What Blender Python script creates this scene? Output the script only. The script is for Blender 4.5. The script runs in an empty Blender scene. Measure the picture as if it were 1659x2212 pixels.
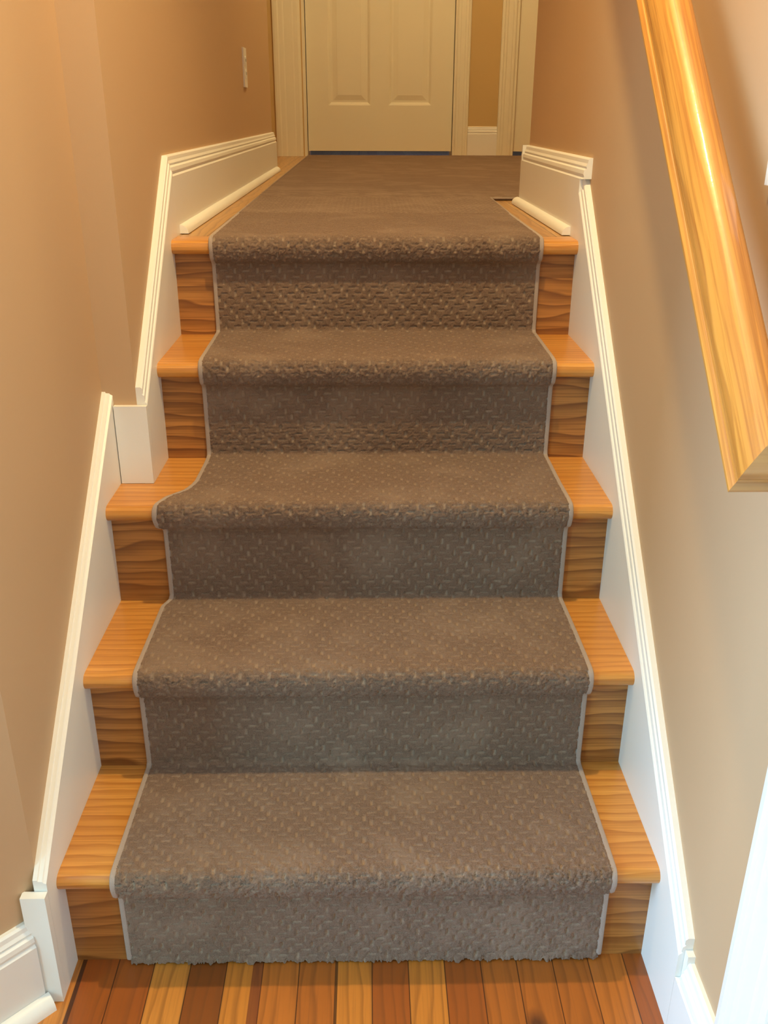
import bpy, bmesh, math
import numpy as np
from mathutils import Vector, Matrix

sc = bpy.context.scene
C = sc.collection
rng = np.random.default_rng(7)

# ------------------------------------------------------------------ survey
RISE = .19; H1 = .1882; RUN = .2184; NOSE = .0275; TT = .027
WR = .4227; WL = .4342; W2 = .3758; SK = .018
XR = WR + SK; XL = -WL - SK; XU = -W2 - SK
YP = .522; YJ = .532
def H(k): return H1 + (k - 1) * RISE if k > 0 else 0.0
H5 = H(5)
YD = 4.60

# ------------------------------------------------------------------ nodes
class NT:
    def __init__(s, name):
        s.m = bpy.data.materials.new(name); s.m.use_nodes = True
        s.t = s.m.node_tree; s.t.nodes.clear()
        s.out = s.t.nodes.new('ShaderNodeOutputMaterial')
        s.b = s.t.nodes.new('ShaderNodeBsdfPrincipled')
        s.t.links.new(s.b.outputs[0], s.out.inputs[0])
    def n(s, typ, **kw):
        nd = s.t.nodes.new(typ)
        for k, v in kw.items(): setattr(nd, k, v)
        return nd
    def l(s, a, b): s.t.links.new(a, b)
    def put(s, sock, v):
        if isinstance(v, bpy.types.NodeSocket): s.l(v, sock)
        else: sock.default_value = v
    def math(s, op, a, b=0.0, c=0.0):
        nd = s.n('ShaderNodeMath', operation=op)
        s.put(nd.inputs[0], a); s.put(nd.inputs[1], b); s.put(nd.inputs[2], c)
        return nd.outputs[0]
    def obj(s): return s.n('ShaderNodeTexCoord').outputs['Object']
    def mapping(s, vec, scale=(1, 1, 1), loc=(0, 0, 0)):
        nd = s.n('ShaderNodeMapping'); s.l(vec, nd.inputs[0])
        s.put(nd.inputs['Location'], loc); nd.inputs['Scale'].default_value = scale
        return nd.outputs[0]
    def noise(s, vec, scale=5, detail=3, rough=.5, dist=0):
        nd = s.n('ShaderNodeTexNoise'); s.l(vec, nd.inputs['Vector'])
        nd.inputs['Scale'].default_value = scale; nd.inputs['Detail'].default_value = detail
        nd.inputs['Roughness'].default_value = rough; nd.inputs['Distortion'].default_value = dist
        return nd.outputs['Fac']
    def ramp(s, fac, stops, interp='LINEAR'):
        nd = s.n('ShaderNodeValToRGB'); s.l(fac, nd.inputs[0]); cr = nd.color_ramp
        cr.interpolation = interp
        while len(cr.elements) > 1: cr.elements.remove(cr.elements[-1])
        for i, (p, c) in enumerate(stops):
            e = cr.elements[0] if i == 0 else cr.elements.new(p)
            e.position = p; e.color = (*c, 1) if len(c) == 3 else c
        return nd.outputs[0]
    def mix(s, fac, a, b, blend='MIX'):
        nd = s.n('ShaderNodeMix', data_type='RGBA', blend_type=blend)
        s.put(nd.inputs[0], fac)
        for sock, v in ((nd.inputs[6], a), (nd.inputs[7], b)):
            if isinstance(v, tuple): v = (*v, 1) if len(v) == 3 else v
            s.put(sock, v)
        return nd.outputs[2]
    def bump(s, h, strength=.2, dist=.001):
        nd = s.n('ShaderNodeBump'); s.l(h, nd.inputs['Height'])
        nd.inputs['Strength'].default_value = strength; nd.inputs['Distance'].default_value = dist
        s.l(nd.outputs[0], s.b.inputs['Normal'])
    def set(s, **kw):
        for k, v in kw.items():
            k = k.replace('_', ' ')
            if isinstance(v, tuple) and len(v) == 3: v = (*v, 1)
            s.put(s.b.inputs[k], v)
        return s.m

def paint(name, col, rough=.55, bumps=.06, var=.04, scale=400, spec=.35):
    t = NT(name); o = t.obj()
    big = t.noise(o, 3, 3)
    c = t.mix(t.math('MULTIPLY', big, var * 2), col, tuple(x * .8 for x in col))
    t.set(Base_Color=c, Roughness=rough); t.b.inputs['Specular IOR Level'].default_value = spec
    t.bump(t.noise(o, scale, 2), bumps, .001)
    return t.m

def oak(name, light, mid, dark, axis='X', rings=60, rough=.32, contrast=1.0, centre=(0, .55, .8), coat=.25, dist=5.0, tone=.25, wp=14.0, fibk=.35):
    """3D oak: growth rings run along one axis, so top, front and end agree."""
    t = NT(name); o = t.obj()
    rnd = t.n('ShaderNodeObjectInfo').outputs['Random']
    cmb = t.n('ShaderNodeCombineXYZ')
    t.l(t.math('MULTIPLY', rnd, 7.0), cmb.inputs[0]); t.l(t.math('MULTIPLY', rnd, 1.9), cmb.inputs[1]); t.l(t.math('MULTIPLY', rnd, 1.3), cmb.inputs[2])
    add = t.n('ShaderNodeVectorMath', operation='ADD'); t.l(o, add.inputs[0]); t.l(cmb.outputs[0], add.inputs[1])
    p = add.outputs[0]
    long_ = {'X': (1.6, 9, 9), 'Y': (9, 1.6, 9)}[axis]
    warp = t.noise(t.mapping(p, long_), 1.6, 2, .5)
    sq = {'X': (.35, 1, 1), 'Y': (1, .35, 1)}[axis]
    w = t.n('ShaderNodeTexWave', wave_type='RINGS', rings_direction=axis, wave_profile='SAW')
    t.l(t.mapping(p, sq, centre), w.inputs['Vector'])
    w.inputs['Scale'].default_value = rings / 6.283; w.inputs['Distortion'].default_value = dist
    w.inputs['Detail'].default_value = 1.5; w.inputs['Detail Scale'].default_value = .9
    t.l(t.math('MULTIPLY', warp, wp), w.inputs['Phase Offset'])
    ring = t.ramp(w.outputs['Fac'], [(0, (0, 0, 0)), (.45, (.22,) * 3), (.8, (.75,) * 3), (.93, (1, 1, 1)), (1, (.1,) * 3)])
    fs = {'X': (5, 260, 260), 'Y': (260, 5, 260)}[axis]
    fib = t.noise(t.mapping(p, fs), 1, 3, .6)
    ss = {'X': (1.2, 16, 16), 'Y': (16, 1.2, 16)}[axis]
    streak = t.noise(t.mapping(p, ss), 1, 3, .55)
    base = t.mix(t.ramp(streak, [(.3, (0, 0, 0)), (.7, (1, 1, 1))]), light, mid)
    base = t.mix(t.math('MULTIPLY', ring, .62 * contrast), base, dark)
    base = t.mix(t.math('MULTIPLY', t.ramp(fib, [(.45, (0, 0, 0)), (.75, (1, 1, 1))]), fibk * contrast), base, dark)
    # whole-board tone
    base = t.mix(t.math('MULTIPLY', rnd, tone), base, mid)
    t.set(Base_Color=base, Roughness=rough)
    t.b.inputs['Coat Weight'].default_value = coat; t.b.inputs['Coat Roughness'].default_value = .18
    t.bump(fib, .12, .0006)
    return t.m

M = {}
M['wall'] = paint('beige_wall_paint', (.595, .395, .228), .6, .05)
M['wallgold'] = paint('ochre_hall_paint', (.62, .43, .19), .6, .05)
M['trim'] = paint('white_trim_paint', (.90, .875, .82), .38, .04, .05, 250, .4)
M['door'] = paint('off_white_door_paint', (.86, .79, .62), .45, .04, .03, 300, .4)
M['ceiling'] = paint('ceiling_paint', (.85, .83, .78), .8, .05)
M['plastic'] = paint('white_plastic', (.88, .86, .82), .3, .0, .0)
M['slot'] = paint('dark_slot', (.03, .03, .03), .6, 0, 0)
M['tread'] = oak('oak_tread', (.76, .365, .085), (.64, .27, .050), (.36, .11, .016), 'X', 150, .33, 1.0, (0, .55, .8), .3, 4.0, .25, 10.0, .6)
M['riser'] = oak('oak_riser', (.56, .25, .062), (.45, .175, .038), (.15, .046, .010), 'X', 120, .40, 1.4, (0, .35, .25), .15, 6.0, .25, 11.0, .6)
M['rail'] = oak('oak_handrail', (.78, .38, .072), (.66, .27, .04), (.38, .125, .018), 'Y', 110, .42, 1.0, (.3, 0, .12), .6, 2.5, .25, 5.0, 1.0)
def wavy(m):
    nt = m.node_tree; b = [n for n in nt.nodes if n.type == 'BSDF_PRINCIPLED'][0]
    tc = nt.nodes.new('ShaderNodeTexCoord'); no = nt.nodes.new('ShaderNodeTexNoise'); bp = nt.nodes.new('ShaderNodeBump')
    nt.links.new(tc.outputs['Object'], no.inputs['Vector']); no.inputs['Scale'].default_value = 42; no.inputs['Detail'].default_value = 3
    nt.links.new(no.outputs['Fac'], bp.inputs['Height']); bp.inputs['Strength'].default_value = .25; bp.inputs['Distance'].default_value = .0016
    prev = b.inputs['Normal'].links[0].from_socket; nt.links.new(prev, bp.inputs['Normal'])
    nt.links.new(bp.outputs[0], b.inputs['Coat Normal']); b.inputs['Coat Roughness'].default_value = .10; nt.links.new(bp.outputs[0], b.inputs['Normal'])
wavy(M['rail'])
M['railx'] = oak('oak_return', (.62, .33, .09), (.50, .24, .055), (.32, .125, .025), 'X', 75, .33, .9, (0, .3, .12), .4)

def floor_mat(name='oak_strip_floor', seq=None, knot=True):
    t = NT(name); o = t.obj()
    sep = t.n('ShaderNodeSeparateXYZ'); t.l(o, sep.inputs[0])
    PW = .0545
    q = t.math('DIVIDE', t.math('ADD', sep.outputs[0], .425 + PW * 3), PW)
    idx = t.math('FLOOR', q); fr = t.math('FRACT', q)
    D = (.25, .066, .011); Rd = (.36, .088, .013); L = (.66, .24, .038); Mi = (.52, .152, .022); Mr = (.45, .125, .018); Lo = (.61, .205, .028)
    seq = seq or [L, Mi, L, Rd, Rd, L, D, Lo, Mi, Mr, Lo, Rd, Lo, Rd, Mr, Mr, Mr, Mi, Rd, L, Mi, D, Lo, Rd, L, Mi]
    stops = [(i / 32, c) for i, c in enumerate(seq)]
    base = t.ramp(t.math('DIVIDE', t.math('ADD', idx, .5), 32.0), stops, 'CONSTANT')
    off = t.n('ShaderNodeCombineXYZ'); t.l(t.math('MULTIPLY', idx, .731), off.inputs[0]); t.l(t.math('MULTIPLY', idx, 1.37), off.inputs[1]); t.l(t.math('MULTIPLY', idx, .377), off.inputs[2])
    add = t.n('ShaderNodeVectorMath', operation='ADD'); t.l(o, add.inputs[0]); t.l(off.outputs[0], add.inputs[1])
    p = add.outputs[0]
    warp = t.noise(t.mapping(p, (7, 1.3, 7)), 1.6, 2)
    w = t.n('ShaderNodeTexWave', wave_type='BANDS', bands_direction='X', wave_profile='SAW')
    t.l(t.mapping(p, (1, .25, 1)), w.inputs['Vector']); w.inputs['Scale'].default_value = 16
    w.inputs['Distortion'].default_value = 7; w.inputs['Detail'].default_value = 1.5; w.inputs['Detail Scale'].default_value = 1.4
    t.l(t.math('MULTIPLY', warp, 16.0), w.inputs['Phase Offset'])
    ring = t.ramp(w.outputs['Fac'], [(0, (0, 0, 0)), (.6, (.2,) * 3), (.88, (1, 1, 1)), (1, (.1,) * 3)])
    fib = t.noise(t.mapping(p, (300, 6, 300)), 1, 3, .6)
    c = t.mix(t.math('MULTIPLY', ring, .45), base, (.16, .05, .012))
    c = t.mix(t.math('MULTIPLY', t.ramp(fib, [(.45, (0, 0, 0)), (.75, (1, 1, 1))]), .3), c, (.2, .07, .02))
    # dark joints between the strips
    e = t.math('ABSOLUTE', t.math('SUBTRACT', fr, .5)); left = t.math('LESS_THAN', fr, .5)
    wide = t.math('COMPARE', idx, 3.0 if knot else 99.0, .1)   # the open joint beside the skirt
    wide2 = t.math('COMPARE', idx, 10.0, .1)
    thr = t.math('SUBTRACT', .485, t.math('MULTIPLY', left, t.math('ADD', t.math('MULTIPLY', wide, .09), t.math('MULTIPLY', wide2, .05))))
    j = t.math('GREATER_THAN', e, thr)
    c = t.mix(t.math('MULTIPLY', j, .8), c, (.03, .012, .006))
    # a red-stained edge streak on one strip
    st = t.math('MULTIPLY', t.math('COMPARE', idx, 7.0 if knot else 99.0, .1), t.math('GREATER_THAN', fr, .72))
    c = t.mix(t.math('MULTIPLY', st, .75), c, (.17, .035, .014))
    # round knot
    kd = t.n('ShaderNodeVectorMath', operation='DISTANCE')
    t.l(t.mapping(o, (1, .55, 0)), kd.inputs[0]); kd.inputs[1].default_value = (.243, -.122 * .55, 0)
    kk = t.ramp(t.math('ADD', t.math('MULTIPLY', kd.outputs['Value'], 30.0), t.math('MULTIPLY', fib, .15)), [(.25, (1, 1, 1)), (.62, (0, 0, 0))])
    c = t.mix(t.math('MULTIPLY', kk, .8 if knot else 0.0), c, (.05, .02, .012))
    t.set(Base_Color=c, Roughness=.34); t.b.inputs['Coat Weight'].default_value = .25; t.b.inputs['Coat Roughness'].default_value = .2
    t.bump(t.math('SUBTRACT', fib, t.math('MULTIPLY', j, 3.0)), .15, .0008)
    return t.m
M['floor'] = floor_mat()
G1 = (.56, .29, .075); G2 = (.50, .24, .060); G3 = (.60, .33, .095)
M['floor2'] = floor_mat('oak_landing_floor', [G1, G2, G1, G3, G1, G2, G1, G3, G2, G1, G1, G2, G3, G1, G2, G3, G1, G2, G1, G1, G3, G2, G1, G2, G3, G1], False)

def carpet_mat():
    t = NT('taupe_cut_and_loop_pile'); o = t.obj()
    att = t.n('ShaderNodeAttribute', attribute_name='loop').outputs['Fac']
    fine = t.noise(o, 700, 3, .7)
    mid = t.noise(o, 90, 3, .6)
    nap_sheen = t.noise(o, 7, 3, .6, .6)
    c = t.mix(t.ramp(fine, [(.3, (0, 0, 0)), (.7, (1, 1, 1))]), (.148, .091, .064), (.350, .232, .167))
    c = t.mix(t.math('MULTIPLY', t.ramp(mid, [(.35, (0, 0, 0)), (.75, (1, 1, 1))]), .35), c, (.17, .110, .078))
    c = t.mix(t.math('MULTIPLY', t.ramp(nap_sheen, [(.48, (0, 0, 0)), (.64, (1, 1, 1))]), .45), c, (.36, .25, .182))  # lighter patches: sheen of the brushed nap, painted into the colour
    c = t.mix(t.math('MULTIPLY', att, .8), c, (.49, .36, .26))
    t.set(Base_Color=c, Roughness=.95); t.b.inputs['Specular IOR Level'].default_value = .1
    t.b.inputs['Sheen Weight'].default_value = .25; t.b.inputs['Sheen Roughness'].default_value = .4
    t.b.inputs['Sheen Tint'].default_value = (.9, .75, .65, 1)
    t.bump(fine, .9, .002)
    return t.m
M['carpet'] = carpet_mat()
def bind_mat():
    t = NT('carpet_binding_tape'); o = t.obj()
    w = t.noise(o, 900, 2)
    t.set(Base_Color=t.mix(w, (.33, .26, .22), (.46, .37, .32)), Roughness=.85); t.bump(w, .5, .0008)
    return t.m
M['bind'] = bind_mat()
t = NT('lamp_glass'); t.set(Base_Color=(.9, .85, .75), Roughness=.4); t.b.inputs['Emission Color'].default_value = (1, .72, .40, 1); t.b.inputs['Emission Strength'].default_value = 8; M['glass_lamp'] = t.m
t = NT('brushed_nickel'); t.set(Base_Color=(.6, .58, .55), Roughness=.3, Metallic=1.0); M['metal'] = t.m

# ------------------------------------------------------------------ mesh helpers
def finish(name, bm, mat, parent=None, smooth=False, bevel=0.0, seg=2):
    if bevel > 0:
        es = [e for e in bm.edges if len(e.link_faces) == 2 and e.calc_face_angle(0) > .5]
        bmesh.ops.bevel(bm, geom=es, offset=bevel, segments=seg, affect='EDGES', profile=.5)
    bmesh.ops.recalc_face_normals(bm, faces=bm.faces)
    me = bpy.data.meshes.new(name); bm.to_mesh(me); bm.free()
    me.materials.append(mat)
    if smooth:
        for p in me.polygons: p.use_smooth = True
        try: me.set_sharp_from_angle(angle=math.radians(35))
        except Exception: pass
    o = bpy.data.objects.new(name, me); C.objects.link(o)
    if parent: o.parent = parent
    return o
def tag(o, label=None, cat=None, group=None, kind=None):
    for k, v in (('label', label), ('category', cat), ('group', group), ('kind', kind)):
        if v: o[k] = v
    return o
def empty(name, loc=(0, 0, 0), **kw):
    o = bpy.data.objects.new(name, None); C.objects.link(o); o.location = loc
    o.empty_display_size = .1
    return tag(o, **kw)
def box(bm, x0, x1, y0, y1, z0, z1):
    v = [bm.verts.new(p) for p in ((x0, y0, z0), (x1, y0, z0), (x1, y1, z0), (x0, y1, z0), (x0, y0, z1), (x1, y0, z1), (x1, y1, z1), (x0, y1, z1))]
    for f in ((0, 3, 2, 1), (4, 5, 6, 7), (0, 1, 5, 4), (1, 2, 6, 5), (2, 3, 7, 6), (3, 0, 4, 7)): bm.faces.new([v[i] for i in f])
def loft(bm, rings, closed=True, caps=True):
    """rings: list of lists of points, all of one length."""
    R = [[bm.verts.new(p) for p in r] for r in rings]; n = len(R[0])
    for a, b in zip(R, R[1:]):
        for i in range(n if closed else n - 1):
            bm.faces.new([a[i], a[(i + 1) % n], b[(i + 1) % n], b[i]])
    if caps and closed:
        bm.faces.new(R[0][::-1]); bm.faces.new(R[-1])
def struct(name, bm, mat, label=None, cat=None, **kw):
    return tag(finish(name, bm, mat, **kw), label, cat, kind='structure')
def prism_yz(bm, pts, x0, x1):
    loft(bm, [[(x0, y, z) for y, z in pts], [(x1, y, z) for y, z in pts]])
def prism_xy(bm, pts, z0, z1):
    loft(bm, [[(x, y, z0) for x, y in pts], [(x, y, z1) for x, y in pts]])

# ------------------------------------------------------------------ camera
cam = bpy.data.objects.new('camera', bpy.data.cameras.new('camera')); C.objects.link(cam)
pit, yaw, rol = -.40851, .01832, .003947
fwd = Vector((math.sin(yaw) * math.cos(pit), math.cos(yaw) * math.cos(pit), math.sin(pit)))
right = Vector((math.cos(yaw), -math.sin(yaw), 0)); up = right.cross(fwd)
r2 = math.cos(rol) * right + math.sin(rol) * up; u2 = -math.sin(rol) * right + math.cos(rol) * up
m = Matrix((r2, u2, -fwd)).transposed().to_4x4(); m.translation = Vector((.00787, -1.0230, 1.18015))
cam.matrix_world = m
cam.data.sensor_fit = 'HORIZONTAL'; cam.data.sensor_width = 36
cam.data.lens = 1996.85 * 36 / 1659; cam.data.clip_start = .02
sc.camera = cam

# ------------------------------------------------------------------ room shell
YW = .45  # where the low ceiling over the stair foot ends
ZC1, ZC2 = 2.53, 3.40
bm = bmesh.new(); box(bm, -2.3, 1.6, -3.3, 1.0, -.12, 0)
struct('floor', bm, M['floor'], 'lower hall floor of narrow oak strips in mixed red and golden tones', 'floor')
bm = bmesh.new()
box(bm, XU, XR, 4 * RUN + .045, 1.70, H5 - .12, H5); box(bm, XU, 2.1, 1.70, 3.2, H5 - .12, H5); box(bm, -1.4, 2.1, 3.2, 5.9, H5 - .12, H5)
struct('floor', bm, M['floor2'], 'oak strip floor of the upper landing beside the carpet', 'floor')
# left wall of the stair foot, with the short chamfered corner at its end
bm = bmesh.new()
prism_xy(bm, [(XL, YJ), (XL, -.045), (-.62, -.2125), (-2.3, -.2125), (-2.3, -.10), (-.56, -.10), (-.56, YJ)], 0, ZC2)
struct('wall_left', bm, M['wall'], 'beige left wall beside the two lowest steps, ending in a chamfered corner', 'wall', bevel=.0)
bm = bmesh.new()
box(bm, -.56, XU, YJ, 3.2, 0, ZC2)
struct('wall_left', bm, M['wall'], 'beige left wall standing further in, along the upper steps and landing', 'wall', smooth=True)
# right wall with a cased doorway near the viewer
bm = bmesh.new()
box(bm, XR, .56, -.335, 1.62, 0, ZC2); box(bm, XR, .56, -1.145, -.335, 2.06, ZC2); box(bm, XR, .56, -3.3, -1.145, 0, ZC2)
struct('wall_right', bm, M['wall'], 'beige right wall behind the handrail', 'wall')
# far wall across the landing, openings for two doors
ZD = H5 + 2.06
bm = bmesh.new()
box(bm, -1.4, -.345, YD, YD + .11, H5, ZC2); box(bm, .505, .815, YD, YD + .11, H5, ZC2); box(bm, 1.66, 2.1, YD, YD + .11, H5, ZC2)
box(bm, -.345, .505, YD, YD + .11, ZD, ZC2); box(bm, .815, 1.66, YD, YD + .11, ZD, ZC2)
struct('wall_back', bm, M['wallgold'], 'ochre wall strip between the two doors at the end of the landing', 'wall')
bm = bmesh.new(); box(bm, 2.1, 2.2, 1.5, 5.9, H5 - .1, ZC2); box(bm, .56, 2.1, 1.5, 1.62, H5 - .1, ZC2)
struct('wall_right', bm, M['wall'], 'beige wall of the side hall to the right', 'wall')
bm = bmesh.new(); box(bm, -1.5, -1.4, 3.1, 5.9, H5 - .1, ZC2); box(bm, -1.4, -.56, 3.1, 3.2, H5 - .1, ZC2)
struct('wall_left', bm, M['wall'], 'beige wall of the side hall to the left', 'wall')
bm = bmesh.new(); box(bm, -1.5, 2.2, 5.9, 6.0, H5 - .1, ZC2)
struct('wall_back', bm, M['wall'], 'wall of the dark room behind the doors', 'wall')
# lower room: west wall with a tall glazed opening, south wall
WY0, WY1, WZ0, WZ1 = -1.06, -.26, .35, 1.95
VY0, VY1 = -2.40, -1.45
bm = bmesh.new()
box(bm, -2.4, -2.3, -3.3, VY0, 0, ZC1); box(bm, -2.4, -2.3, VY1, WY0, 0, ZC1); box(bm, -2.4, -2.3, VY0, VY1, 0, WZ0); box(bm, -2.4, -2.3, VY0, VY1, WZ1, ZC1); box(bm, -2.4, -2.3, WY1, -.10, 0, ZC1); box(bm, -2.4, -2.3, WY0, WY1, 0, WZ0); box(bm, -2.4, -2.3, WY0, WY1, WZ1, ZC1)
struct('wall_left', bm, M['wall'], 'window wall of the lower room', 'wall')
bm = bmesh.new(); box(bm, -2.4, .56, -3.4, -3.3, 0, ZC1)
struct('wall_front', bm, M['wall'], 'wall of the lower room behind the viewer', 'wall')
bm = bmesh.new(); box(bm, -2.4, .56, -3.4, YW, ZC1, ZC1 + .12); box(bm, -.56, .56, YW - .1, YW, ZC1, ZC2)
struct('ceiling', bm, M['ceiling'], 'low ceiling over the foot of the stair', 'ceiling')
bm = bmesh.new(); box(bm, -1.5, 2.2, YW, 6.0, ZC2, ZC2 + .1)
struct('ceiling', bm, M['ceiling'], 'high ceiling over the landing', 'ceiling')
# window frame + panes
def add_frame(bm, x0, x1, y0, y1, z0, z1, w):
    box(bm, x0, x1, y0, y0 + w, z0, z1); box(bm, x0, x1, y1 - w, y1, z0, z1)
    box(bm, x0, x1, y0 + w, y1 - w, z0, z0 + w); box(bm, x0, x1, y0 + w, y1 - w, z1 - w, z1)
bm = bmesh.new(); add_frame(bm, -2.38, -2.31, WY0, WY1, WZ0, WZ1, .05); ym = (WY0 + WY1) / 2; box(bm, -2.37, -2.32, ym - .03, ym + .03, WZ0 + .05, WZ1 - .05)
bm2 = bmesh.new(); add_frame(bm2, -2.38, -2.31, VY0, VY1, WZ0, WZ1, .05); ym = (VY0 + VY1) / 2; box(bm2, -2.37, -2.32, ym - .03, ym + .03, WZ0 + .05, WZ1 - .05)
struct('window_2', bm2, M['trim'], 'second tall white framed window of the lower room, farther from the stair', 'window')
struct('window_1', bm, M['trim'], 'tall white framed window letting daylight into the lower room', 'window')

# ------------------------------------------------------------------ staircase
stair = empty('staircase', (0, 0, 0), label='oak staircase of five risers and four treads climbing between the two walls', cat='staircase')
def tread_profile(y0, y1, ztop, th=TT, n=9):
    r = th / 2; zc = ztop - r
    pts = [(y1, ztop)]
    for i in range(n + 1):
        a = math.pi / 2 + math.pi * i / n
        pts.append((y0 + r + r * math.cos(a), zc + r * math.sin(a)))
    pts.append((y1, ztop - th))
    return pts
for k in range(1, 5):
    bm = bmesh.new(); y0 = (k - 1) * RUN - NOSE; y1 = k * RUN
    if k < 3: prism_yz(bm, tread_profile(y0, y1, H(k)), -WL, WR)
    elif k == 3:
        # the tread widens to the left in front of the square post
        prism_yz(bm, tread_profile(y0, y1, H(k)), -W2, WR)
        prism_yz(bm, tread_profile(y0, YP, H(k)), -WL, -W2)
        bmesh.ops.remove_doubles(bm, verts=bm.verts, dist=1e-5)
    else: prism_yz(bm, tread_profile(y0, y1, H(k)), -W2, WR)
    finish('stair_tread', bm, M['tread'], stair, smooth=True)
bm = bmesh.new(); prism_yz(bm, tread_profile(4 * RUN - NOSE, 4 * RUN + .044, H5), -W2, WR)
finish('landing_nosing', bm, M['tread'], stair, smooth=True)
for k in range(5):
    L = -WL if k < 3 else -W2
    bm = bmesh.new(); box(bm, L, WR, k * RUN, k * RUN + .016, H(k), H(k + 1) - TT)
    finish('stair_riser', bm, M['riser'], stair)

# ------------------------------------------------------------------ skirting and mouldings
# profile: (protrusion from the wall, drop below the top); face plane is SK off the wall
MOULD = [(0, 0), (.0055, 0), (.0085, .003), (.0095, .010), (.0125, .015), (.0105, .0185), (.0155, .022), (.0168, .029), (.0150, .0325), (.0145, .035), (SK, .0385)]
CAPB = [(0, 0), (.006, 0), (.0068, .0022), (.0125, .0026), (.0140, .0045), (SK, .0065)]
MSK = [(0, 0), (.0085, 0), (.0115, .003), (.0120, .010), (.0098, .0125), (.0138, .0155), (.0150, .023), (.0125, .0255), (.0165, .028), (SK, .031)]
def swept(bm, prof, pts, side, wallx, bottom):
    """prof swept along pts (y, ztop); bottom(y) gives the foot of the plate; side=+1 plate grows to -x (right wall)."""
    rings = []
    for y, zt in pts:
        r = [(wallx - side * p, y, zt - d) for p, d in prof]
        r += [(wallx - side * SK, y, bottom(y)), (wallx, y, bottom(y))]
        rings.append(r)
    loft(bm, rings)
def foot(y):  # hidden behind treads and risers
    k = int(math.floor(max(y, 0) / RUN + 1e-6)); return 0.0
# right sloping skirt
SL = .885
zr = lambda y: .600 + SL * (y - .359)
bm = bmesh.new(); swept(bm, MSK, [(-.126, zr(-.126)), (.8848, zr(.8848))], 1, XR, lambda y: 0.0)
struct('trim_1', bm, M['trim'], 'white sloping skirt board on the right side of the stair', 'trim')
# left lower sloping skirt
zl = lambda y: .267 + .879 * y
bm = bmesh.new(); swept(bm, CAPB, [(-.058, zl(-.058)), (YJ, zl(YJ))], -1, XL, lambda y: 0.0)
struct('trim_2', bm, M['trim'], 'white sloping skirt board beside the two lowest treads on the left', 'trim')
# left upper sloping skirt with the square post at its foot
zu = lambda y: .733 + .93 * (y - .522)
bm = bmesh.new(); swept(bm, MSK, [(YJ + .001, zu(YJ)), (.9168, zu(.9168))], -1, XU, lambda y: H(2))
struct('trim_3', bm, M['trim'], 'white sloping skirt board beside the upper steps on the left', 'trim')
bm = bmesh.new(); box(bm, -WL + .0015, -W2, YP, YJ + .0, H(3) + .0005, H(3) + .143)
struct('trim_4', bm, M['trim'], 'square white post block standing on the third tread where the left wall steps in', 'trim', bevel=.0012)
# plinth block at the foot of the left skirt
bm = bmesh.new(); box(bm, -.468, -WL, -.0715, -.0585, 0, .197)
struct('trim_5', bm, M['trim'], 'narrow white plinth closing the foot of the left skirt', 'trim', bevel=.001)
# level baseboards
BH = .152
bm = bmesh.new(); swept(bm, MOULD, [(.885, H5 + BH), (1.62, H5 + BH)], 1, XR, lambda y: H5 - .08)
swept(bm, MOULD[:-1], [(.864, H5 + BH), (.885, H5 + BH)], 1, XR, lambda y: H5 + BH - .0380)
# returns round the end of the wall
rings = []
for x in (XR - SK, .56):
    rings.append([(x, 1.62 + p, H5 + BH - d) for p, d in MOULD] + [(x, 1.62 + SK, H5), (x, 1.62, H5)])
loft(bm, rings)
struct('baseboard_right', bm, M['trim'], 'white moulded baseboard of the landing, right side', 'baseboard')
bm = bmesh.new(); swept(bm, MOULD, [(.917, H5 + BH), (3.2, H5 + BH)], -1, XU, lambda y: H5 - .08)
struct('baseboard_left', bm, M['trim'], 'white moulded baseboard of the landing, left side', 'baseboard')
bm = bmesh.new(); swept(bm, MOULD, [(-.248, .140), (-.138, .140)], 1, XR, lambda y: 0.0)
box(bm, WR, XR, -.138, -.1265, 0, .1015); box(bm, XR - .010, XR, -.138, -.1265, .1015, .151)
struct('baseboard_right', bm, M['trim'], 'short white baseboard between the doorway and the stair on the right', 'baseboard', )
def quarter_ring(cx, cz, y, side, r=.017, n=7):
    pts = [(cx, y, cz)]
    for i in range(n + 1):
        a = math.pi / 2 * i / n
        pts.append((cx - side * r * math.cos(a), y, cz + r * math.sin(a)))
    return pts
bm = bmesh.new(); loft(bm, [quarter_ring(WR, H5 + .0015, .935, 1), quarter_ring(WR, H5 + .0015, 1.655, 1)])
struct('trim_6', bm, M['trim'], 'rounded white shoe moulding along the right landing baseboard', 'trim', smooth=True)
bm = bmesh.new(); loft(bm, [quarter_ring(-W2, H5 + .0015, .95, -1), quarter_ring(-W2, H5 + .0015, 3.15, -1)])
struct('trim_7', bm, M['trim'], 'rounded white shoe moulding along the left landing baseboard', 'trim', smooth=True)
# baseboard on the chamfered corner: direction d, outward normal nrm
d = Vector((-.7071, -.7071, 0)); nrm = Vector((.7071, -.7071, 0)); s0 = Vector((XL, -.045, 0)) + d * .024
bm = bmesh.new(); rings = []
for s in (0, .205):
    o_ = s0 + d * s
    rings.append([tuple(o_ + nrm * p + Vector((0, 0, BH - .003 - q))) for p, q in MOULD] + [tuple(o_ + nrm * SK), tuple(o_)])
loft(bm, rings)
struct('baseboard_left', bm, M['trim'], 'white moulded baseboard on the chamfered corner left of the bottom step', 'baseboard')
bm = bmesh.new(); rings = []
for s in (-.004, .205):
    o_ = s0 + d * s + nrm * (SK + .0004); r = .019
    rg = [tuple(o_)]
    for i in range(8):
        a = math.pi / 2 * i / 7; rg.append(tuple(o_ + nrm * r * math.cos(a) + Vector((0, 0, r * 1.1 * math.sin(a)))))
    rings.append(rg)
loft(bm, rings)
struct('trim_8', bm, M['trim'], 'rounded white shoe moulding at the foot of the chamfered corner', 'trim', smooth=True)

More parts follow.
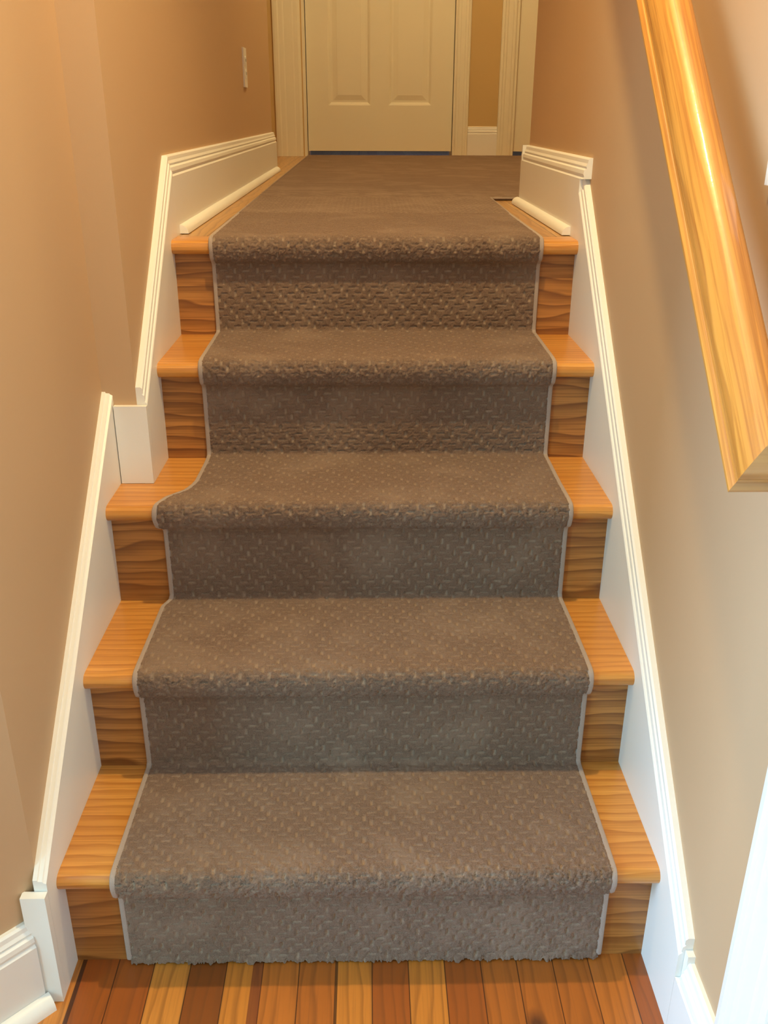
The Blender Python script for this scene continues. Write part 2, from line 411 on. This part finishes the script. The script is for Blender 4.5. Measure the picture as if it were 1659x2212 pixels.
# ------------------------------------------------------------------ doors and casings
CAS = [(0, .0), (0, .016), (.006, .019), (.014, .0195), (.018, .016), (.030, .015), (.034, .012), (.058, .0105), (.062, .0085), (.074, .008), (.080, .004), (.082, 0)]
def casing_y(bm, x_out, x_in, z0, z1, y):   # vertical casing on a wall facing -y, thick edge at x_out
    s = 1 if x_in > x_out else -1; w = abs(x_in - x_out) / .082
    rings = [[(x_out + s * a * w, y - b, z) for a, b in CAS] for z in (z0, z1)]
    loft(bm, rings)
# far door (closed, six panels)
DX0, DX1 = -.325, .485; DZ0 = .9755; DH = 2.02
d1 = empty('door_1', ((DX0 + DX1) / 2, YD + .02, H5), label='closed off-white panelled door at the end of the landing', cat='door', kind='structure')
def rel(o, p): o.matrix_parent_inverse = Matrix.Translation(-p.location); return o
bm = bmesh.new()
yf = YD + .028; px = [DX0, DX0 + .1175, .0275, .1275, DX1 - .1175, DX1]
pz = [DZ0, 1.213, 1.80, 1.955, 2.62, 2.72, DZ0 + DH - .11, DZ0 + DH]
# stiles, mullion, rails (front layer)
FR = .012
for a, b in ((0, 1), (2, 3), (4, 5)): box(bm, px[a], px[b], yf, yf + .035, pz[0], pz[7])
for a, b in ((0, 1), (2, 3), (4, 5), (6, 7)):
    box(bm, px[1], px[2], yf, yf + .035, pz[a], pz[b]); box(bm, px[3], px[4], yf, yf + .035, pz[a], pz[b])
def panel(bm, x0, x1, z0, z1):
    lv = [(0, 0), (.006, .002), (.016, .0105), (.026, .0105), (.052, .004)]
    rings = [[(x0 + a, yf + b, z0 + a), (x1 - a, yf + b, z0 + a), (x1 - a, yf + b, z1 - a), (x0 + a, yf + b, z1 - a)] for a, b in lv]
    R = [[bm.verts.new(p) for p in r] for r in rings]
    for A, B in zip(R, R[1:]):
        for i in range(4): bm.faces.new([A[i], A[(i + 1) % 4], B[(i + 1) % 4], B[i]])
    bm.faces.new(R[-1])
slab = rel(finish('door_slab', bm, M['door'], d1), d1)
for a, b in ((1, 2), (3, 4)):
    for c_, e_ in ((1, 2), (3, 4), (5, 6)):
        bm = bmesh.new(); panel(bm, px[a], px[b], pz[c_], pz[e_]); rel(finish('door_panel', bm, M['door'], d1), d1)
bm = bmesh.new()   # jambs and stops
box(bm, -.345, -.329, YD, YD + .11, H5, ZD); box(bm, .489, .505, YD, YD + .11, H5, ZD); box(bm, -.345, .505, YD, YD + .11, ZD - .016, ZD)
box(bm, -.329, -.318, YD + .066, YD + .11, H5, ZD - .016); box(bm, .478, .489, YD + .066, YD + .11, H5, ZD - .016)
rel(finish('door_frame', bm, M['door'], d1), d1)
for xo, xi in ((-.50, -.352), (.572, .498)):
    bm = bmesh.new(); casing_y(bm, xo, xi, H5, ZD + .08, YD); rel(finish('door_casing', bm, M['door'], d1), d1)
bm = bmesh.new(); box(bm, -.50, .572, YD - .017, YD, ZD, ZD + .085); rel(finish('door_casing', bm, M['door'], d1), d1)
# second door to the right, mostly hidden by the right wall
d2 = empty('door_2', (1.2, YD + .02, H5), label='second off-white door frame on the far wall, right of the ochre wall strip', cat='door', kind='structure')
bm = bmesh.new(); box(bm, .838, 1.636, YD + .028, YD + .063, .9755, DZ0 + DH); rel(finish('door_slab', bm, M['door'], d2), d2)
bm = bmesh.new(); box(bm, .815, .834, YD, YD + .11, H5, ZD); box(bm, 1.64, 1.66, YD, YD + .11, H5, ZD); box(bm, .815, 1.66, YD, YD + .11, ZD - .016, ZD); rel(finish('door_frame', bm, M['door'], d2), d2)
for xo, xi in ((.738, .822), (1.73, 1.652)):
    bm = bmesh.new(); casing_y(bm, xo, xi, H5, ZD + .08, YD); rel(finish('door_casing', bm, M['door'], d2), d2)
bm = bmesh.new(); rings = []
for x in (.5725, .7375): rings.append([(x, YD - p, H5 + .158 - q) for p, q in MOULD] + [(x, YD - SK, H5), (x, YD, H5)])
loft(bm, rings)
struct('baseboard_back', bm, M['trim'], 'short piece of baseboard under the ochre wall strip between the doors', 'baseboard')
# near right doorway
d3 = empty('door_3', (XR, -.74, 0), label='white cased doorway on the right wall, close to the viewer', cat='door', kind='structure')
def casing_x(bm, y_out, y_in, z0, z1):
    s = 1 if y_in > y_out else -1; w = abs(y_in - y_out) / .082
    loft(bm, [[(XR - b, y_out + s * a * w, z) for a, b in CAS] for z in (z0, z1)])
for yo, yi in ((-.248, -.330), (-1.232, -1.150)):
    bm = bmesh.new(); casing_x(bm, yo, yi, 0, 2.14); rel(finish('door_casing', bm, M['trim'], d3), d3)
bm = bmesh.new(); box(bm, XR - .017, XR, -1.232, -.248, 2.14, 2.22); rel(finish('door_casing', bm, M['trim'], d3), d3)
bm = bmesh.new(); box(bm, XR, .56, -.351, -.335, 0, 2.06); box(bm, XR, .56, -1.145, -1.129, 0, 2.06); box(bm, XR, .56, -1.129, -.351, 2.044, 2.06); rel(finish('door_frame', bm, M['trim'], d3), d3)
bm = bmesh.new(); box(bm, .50, .535, -1.126, -.354, .01, 2.04); rel(finish('door_slab', bm, M['trim'], d3), d3)

# ------------------------------------------------------------------ electrical plates
def plate(bm, w=.0715, h=.117, t=.0055):
    box(bm, -w / 2, w / 2, -t, 0, -h / 2, h / 2)
out = empty('electrical_outlet', (XU, 2.33, 1.311), label='white double electrical outlet on the left landing wall', cat='outlet')
out.rotation_euler = (0, 0, math.radians(90))
bm = bmesh.new(); plate(bm); finish('cover_plate', bm, M['plastic'], out, bevel=.0016)
for sg in (-1, 1):
    bm = bmesh.new(); r = []
    for y in (-.0075, -.0050):
        r.append([(.0165 * math.copysign(abs(math.cos(a)) ** .6, math.cos(a)), y, sg * .0195 + .0145 * math.copysign(abs(math.sin(a)) ** .6, math.sin(a))) for a in [2 * math.pi * i / 20 for i in range(20)]])
    loft(bm, r); f = finish('socket', bm, M['plastic'], out)
    bm = bmesh.new()
    for dx in (-.0065, .0065): box(bm, dx - .001, dx + .001, -.0079, -.0074, sg * .0195 - .002, sg * .0195 + .006)
    finish('socket_slots', bm, M['slot'], f)
sw = empty('light_switch', (XR, -0.012, 1.168), label='white light switch plate at the right edge of the photo, above the handrail', cat='switch')
sw.rotation_euler = (0, 0, math.radians(-90))
bm = bmesh.new(); plate(bm); finish('cover_plate', bm, M['plastic'], sw, bevel=.0016)
bm = bmesh.new(); box(bm, -.005, .005, -.014, -.005, -.003, .012); finish('toggle', bm, M['plastic'], sw, bevel=.001)

# ------------------------------------------------------------------ handrail
hr = empty('handrail', (.349, -.214, .848), label='varnished oak handrail sloping up the right wall, with a mitred return at its lower end', cat='handrail')
ang = math.atan(.885)
# cross-section (x across, h up from the foot)
def rail_profile():
    W_ = .057
    half = [(.0285, 0), (.0030, 0), (.0004, .002), (.0, .006), (.0016, .0085), (.0056, .0105), (.0066, .0145), (.0048, .0185), (.0034, .0225)] + [(.0285 - .0255 * math.cos(a), .026 + .032 * math.sin(a)) for a in [math.pi / 2 * i / 10 for i in range(11)]]
    return half + [(W_ - x, h) for x, h in half[-2:0:-1]]
RP = rail_profile()
# sloping rail built in its own frame: local y along the slope, z across
LEN = 1.35
bm = bmesh.new()
loft(bm, [[(x, x, h) for x, h in RP], [(x, LEN, h) for x, h in RP]])   # mitre: y = x
ro = finish('rail', bm, M['rail'], hr, smooth=True); ro.rotation_euler = (ang, 0, 0)
bm = bmesh.new()
RET = XR - .35
loft(bm, [[(x, x, h) for x, h in RP], [(RET, x, h) for x, h in RP]])
re_ = finish('rail_return', bm, M['railx'], hr, smooth=True); re_.rotation_euler = (ang, 0, 0)
# wall bracket further up, hidden behind the rail in the photo
bm = bmesh.new(); box(bm, .030, .091, .80, .815, -.045, -.037); box(bm, .024, .034, .795, .82, -.045, 0.0)
bk = finish('bracket', bm, M['metal'], hr, bevel=.002); bk.rotation_euler = (ang, 0, 0)

# ------------------------------------------------------------------ carpet runner
runner = empty('carpet_runner', (0, 0, 0), label='taupe stair runner with a flecked basket-weave pile and bound edges', cat='carpet')
CT = .0095
def fillet(pts, radii, n=6):
    out_ = [np.array(pts[0], float)]
    for i in range(1, len(pts) - 1):
        p0, p1, p2 = (np.array(q, float) for q in pts[i - 1:i + 2]); r = radii[i]
        if r <= 0: out_.append(p1); continue
        a = p1 + (p0 - p1) / np.linalg.norm(p0 - p1) * min(r, .49 * np.linalg.norm(p0 - p1))
        b = p1 + (p2 - p1) / np.linalg.norm(p2 - p1) * min(r, .49 * np.linalg.norm(p2 - p1))
        for j in range(n + 1):
            u = j / n; out_.append((1 - u) ** 2 * a + 2 * u * (1 - u) * p1 + u * u * b)
    out_.append(np.array(pts[-1], float)); return np.array(out_)
pp = [(-CT, .0035)]; rr = [0]
for k in range(5):
    y = k * RUN; z = H(k + 1)
    pp += [(y - CT, z - TT - .019), (y - NOSE * .80 - .0075, z - TT - .010), (y - NOSE - CT - .0015, z - TT * .5), (y - NOSE - .004, z + CT * .85), (y - NOSE + .02, z + CT)]
    rr += [.008, .006, .010, .012, .012]
    if k < 4: pp.append((y + RUN - CT, z + CT)); rr.append(.007)
pp.append((1.30, H5 + CT)); rr.append(0)
path = fillet(pp, rr)
seg = np.linalg.norm(np.diff(path, axis=0), axis=1); S = np.concatenate([[0], np.cumsum(seg)])
keep = np.concatenate([[True], seg > 1e-7]); path = path[keep]; S = S[keep]
DS = .0018
ns = int(S[-1] / DS); sv = np.linspace(0, S[-1], ns)
py = np.interp(sv, S, path[:, 0]); pz_ = np.interp(sv, S, path[:, 1])
ker = np.ones(3) / 3
ty = np.gradient(py); tz = np.gradient(pz_)
for _ in range(2):
    ty = np.convolve(np.pad(ty, 1, 'edge'), ker, 'valid'); tz = np.convolve(np.pad(tz, 1, 'edge'), ker, 'valid')
ln = np.hypot(ty, tz); ty /= ln; tz /= ln
ny, nz = -tz, ty      # outward normal of a path that climbs towards +y
curv = np.hypot(np.gradient(ty), np.gradient(tz)) / DS
convex = np.clip((ty * np.gradient(tz) - tz * np.gradient(ty)) / DS * -1 / 60, 0, 1)
convex = np.convolve(np.pad(convex, 6, 'edge'), np.ones(13) / 13, 'valid')
# edges of the runner along the path
yk = np.array([-.05, .40, .412, .440, .470, .497, .515, .60, 1.3, 1.76]); lk = np.array([-.352, -.350, -.346, -.334, -.308, -.299, -.296, -.294, -.300, -.305])
xl = np.interp(py, yk, lk); xr = np.interp(py, [-.05, .3, .5, 1.3, 1.76], [.3535, .350, .346, .349, .358])
nu = 392
U = np.linspace(0, 1, nu)
X = xl[:, None] + (xr - xl)[:, None] * U[None, :]
V = -sv[:, None] + 0 * X
def dash_mask(X, V, p=.0112):
    m_ = np.zeros_like(X)
    i0 = np.round(X / p)
    for di in (-1, 0, 1):
        i = i0 + di
        jx = np.sin(i * 12.9898 + 4.1) * .0003
        for kind, off in (('v', 0), ('h', 2 * p)):
            vv = V - i * p - off
            jn = np.round(vv / (4 * p)); dv = vv - jn * 4 * p
            h = np.abs(np.sin(i * 78.233 + jn * 37.719 + (3 if kind == 'h' else 0)) * 43758.5453) % 1
            du = X - i * p - jx - (h - .5) * .0012; dv = dv - (h * 7 % 1 - .5) * .0014
            a, b = (.0021, .0050) if kind == 'v' else (.0064, .0012)
            q = np.maximum(np.abs(du) / a, np.abs(dv) / b)
            m_ = np.maximum(m_, np.clip((1.2 - q) / .32, 0, 1) * (.55 + .45 * (h * 13 % 1)))
    return m_
mask = dash_mask(X, V)
r1 = rng.normal(size=X.shape)
def blur(a, n, ax): 
    k_ = np.ones(n) / n
    return np.apply_along_axis(lambda v: np.convolve(np.pad(v, (n // 2, n // 2), 'edge'), k_, 'valid'), ax, a)
r2_ = blur(blur(rng.normal(size=X.shape), 5, 0), 5, 1) * 5
r3_ = blur(blur(rng.normal(size=X.shape), 3, 0), 3, 1) * 3
hgt = -mask * .0038 + np.clip(r1, -2, 2) * (.00045 + .0006 * convex[:, None]) + r2_ * .00025 + np.clip(r3_, -2, 2.5) * convex[:, None] * .0008
edge = np.minimum(U, 1 - U) * (xr - xl)[:, None]
hgt -= .003 * np.clip(1 - edge / .006, 0, 1) ** 2
PX = X.copy(); PY = py[:, None] + ny[:, None] * hgt; PZ = pz_[:, None] + nz[:, None] * hgt
# ragged tufts along the cut end at the floor
tuft = rng.normal(size=nu) * .8 + blur(rng.normal(size=(1, nu)), 3, 1)[0]
for r_ in range(6):
    w_ = (1 - r_ / 6)
    PZ[r_] = np.maximum(PZ[r_] + tuft * .0011 * w_, .0006 + .0004 * r_); PY[r_] += -.0022 * w_ - np.abs(tuft) * .0014 * w_
verts = np.stack([PX, PY, PZ], -1).reshape(-1, 3)
idx = np.arange(ns * nu).reshape(ns, nu)
quads = np.stack([idx[:-1, :-1], idx[:-1, 1:], idx[1:, 1:], idx[1:, :-1]], -1).reshape(-1, 4)
def np_mesh(name, verts, quads, mat, parent, att=None):
    me = bpy.data.meshes.new(name)
    me.vertices.add(len(verts)); me.vertices.foreach_set('co', verts.astype(np.float32).ravel())
    me.loops.add(quads.size); me.loops.foreach_set('vertex_index', quads.astype(np.int32).ravel())
    me.polygons.add(len(quads)); me.polygons.foreach_set('loop_start', np.arange(0, quads.size, 4, dtype=np.int32))
    me.update(calc_edges=True)
    me.polygons.foreach_set('use_smooth', np.ones(len(quads), bool))
    if att is not None:
        a = me.attributes.new('loop', 'FLOAT', 'POINT'); a.data.foreach_set('value', att.astype(np.float32).ravel())
    me.materials.append(mat); me.validate()
    o = bpy.data.objects.new(name, me); C.objects.link(o); o.parent = parent
    return o
np_mesh('stair_pile', verts, quads, M['carpet'], runner, mask)
# landing part: straight on to the corner, then across the hall
def slab_grid(x0f, x1f, y0, y1, dx, dy):
    ny_ = int((y1 - y0) / dy) + 1; ys = np.linspace(y0, y1, ny_)
    nx_ = int((x1f(y0) - x0f(y0)) / dx) + 1; us = np.linspace(0, 1, nx_)
    Xg = np.array([[x0f(y) + (x1f(y) - x0f(y)) * u for u in us] for y in ys]); Yg = ys[:, None] + 0 * Xg
    return Xg, Yg
def level_carpet(name, x0f, x1f, y0, y1, dx=.004, dy=.004, fade=0.0, v0=0.0):
    Xg, Yg = slab_grid(x0f, x1f, y0, y1, dx, dy)
    mk = dash_mask(Xg, -(Yg + v0)) * np.clip(1 - (Yg - y0) * fade, .15, 1)
    Zg = H5 + CT + rng.normal(size=Xg.shape) * .00018 - mk * .0008
    Zg[0] -= 0; n, w = Xg.shape
    vt = np.stack([Xg, Yg, Zg], -1).reshape(-1, 3); ii = np.arange(n * w).reshape(n, w)
    q = np.stack([ii[:-1, :-1], ii[:-1, 1:], ii[1:, 1:], ii[1:, :-1]], -1).reshape(-1, 4)
    # thickness round the rim
    rim = np.concatenate([ii[0], ii[1:, -1], ii[-1, -2::-1], ii[-2:0:-1, 0]])
    lo = vt[rim].copy(); lo[:, 2] = H5 + .0004; b = len(vt)
    vt = np.vstack([vt, lo]); m2 = len(rim)
    q2 = np.array([[rim[i], b + i, b + (i + 1) % m2, rim[(i + 1) % m2]] for i in range(m2)])
    return np_mesh(name, vt, np.vstack([q, q2]), M['carpet'], runner, np.concatenate([mk.ravel(), np.zeros(m2)]))
v0 = sv[-1] - 1.30
level_carpet('landing_pile', lambda y: float(np.interp(y, [1.3, 1.76], [-.300, -.305])), lambda y: float(np.interp(y, [1.3, 1.76], [.349, .358])), 1.30, 1.76, .003, .003, 0, v0)
level_carpet('hall_pile', lambda y: float(np.interp(y, [1.76, 4.52], [-.305, -.320])), lambda y: 2.0, 1.7605, 4.52, .01, .01, 2, v0)
# bound edges
def tube(name, pts, r, mat, parent, n=8, flat=.75):
    bm = bmesh.new(); rings = []
    P_ = [Vector(p) for p in pts]
    for i, p in enumerate(P_):
        t_ = (P_[min(i + 1, len(P_) - 1)] - P_[max(i - 1, 0)]).normalized()
        a = t_.cross(Vector((1, 0, 0)))
        if a.length < .3: a = Vector((0, 0, 1)); a = (a - t_ * a.dot(t_))
        a.normalize(); b = t_.cross(a)
        rings.append([tuple(p + a * r * flat * math.cos(2 * math.pi * j / n) + b * r * math.sin(2 * math.pi * j / n)) for j in range(n)])
    loft(bm, rings)
    return finish(name, bm, mat, parent, smooth=True)
step = 3
def edge_pts(xe, sgn):
    pts = []
    for i in list(range(3, ns, step)):
        c_ = -.0035
        pts.append((xe[i] + sgn * .0015, py[i] + ny[i] * c_, pz_[i] + nz[i] * c_))
    return pts
el = edge_pts(xl, -1); er = edge_pts(xr, 1)
zb = H5 + CT - .0035
el += [(-.303, 1.76, zb), (-.3105, 2.4, zb), (-.316, 3.4, zb), (-.3215, 4.52, zb)]
er += [(.3585, 1.755, zb)]
tube('edge_binding', el, .0047, M['bind'], runner)
tube('edge_binding', er, .0047, M['bind'], runner)
tube('edge_binding', [(.357, 1.757, zb), (.8, 1.757, zb), (1.4, 1.757, zb), (2.0, 1.757, zb)], .0042, M['bind'], runner)

# ------------------------------------------------------------------ lamps
LX, LY, LZ = .062, .13, 2.50
lamp = empty('ceiling_lamp', (LX, LY, ZC1), label='small warm recessed ceiling lamp above the foot of the stair', cat='lamp')
bm = bmesh.new(); prof = [(.032, 0), (.036, -.006), (.062, -.006), (.066, 0)]
loft(bm, [[(r * math.cos(2 * math.pi * i / 40), r * math.sin(2 * math.pi * i / 40), z) for i in range(40)] for r, z in prof], caps=False)
finish('trim_ring', bm, M['plastic'], lamp, smooth=True)
def lamp_at(name, typ, loc, energy, col, size, rot=(0, 0, 0), size_y=None):
    l = bpy.data.lights.new(name, typ); l.energy = energy; l.color = col
    if typ == 'AREA':
        l.size = size
        if size_y: l.shape = 'RECTANGLE'; l.size_y = size_y
    elif typ != 'SUN': l.shadow_soft_size = size
    o = bpy.data.objects.new(name, l); C.objects.link(o); o.location = loc; o.rotation_euler = rot
    return o
WARM = (1.0, .75, .35); WARM2 = (1.0, .77, .37)
lb = lamp_at('lamp_bulb', 'SPOT', (LX, LY, LZ), 92, WARM, .03); lb.data.spot_size = math.radians(130); lb.data.spot_blend = .6
lamp_at('landing_lamp', 'POINT', (.3, 3.0, 3.1), 52, WARM2, .08)
lamp_at('window_daylight', 'AREA', (-2.29, (WY0 + WY1) / 2, (WZ0 + WZ1) / 2), 84, (.44, .68, 1.0), WZ1 - WZ0 - .1, (0, math.radians(-90), 0), WY1 - WY0 - .1)
lamp_at('far_window_daylight', 'AREA', (-2.29, (VY0 + VY1) / 2, (WZ0 + WZ1) / 2), 58, (.36, .80, 1.0), WZ1 - WZ0 - .1, (0, math.radians(-90), 0), VY1 - VY0 - .1)
lamp_at('room_fill', 'AREA', (-1.3, -3.28, 1.3), 2, (.5, .85, 1.0), 1.4, (math.radians(90), 0, 0), 1.4)  # added cool fill for the risers; the wall behind it has no window
lamp_at('back_room_daylight', 'AREA', (.3, 5.7, 2.2), 12, (.22, .38, 1.0), .8, (math.radians(-90), 0, 0))

w = bpy.data.worlds.new('world'); sc.world = w; w.use_nodes = True
w.node_tree.nodes['Background'].inputs[0].default_value = (.5, .6, .8, 1); w.node_tree.nodes['Background'].inputs[1].default_value = .05
sc.view_settings.view_transform = 'Standard'; sc.view_settings.look = 'None'; sc.view_settings.exposure = 0; sc.view_settings.gamma = 1
sc.view_settings.use_curve_mapping = False
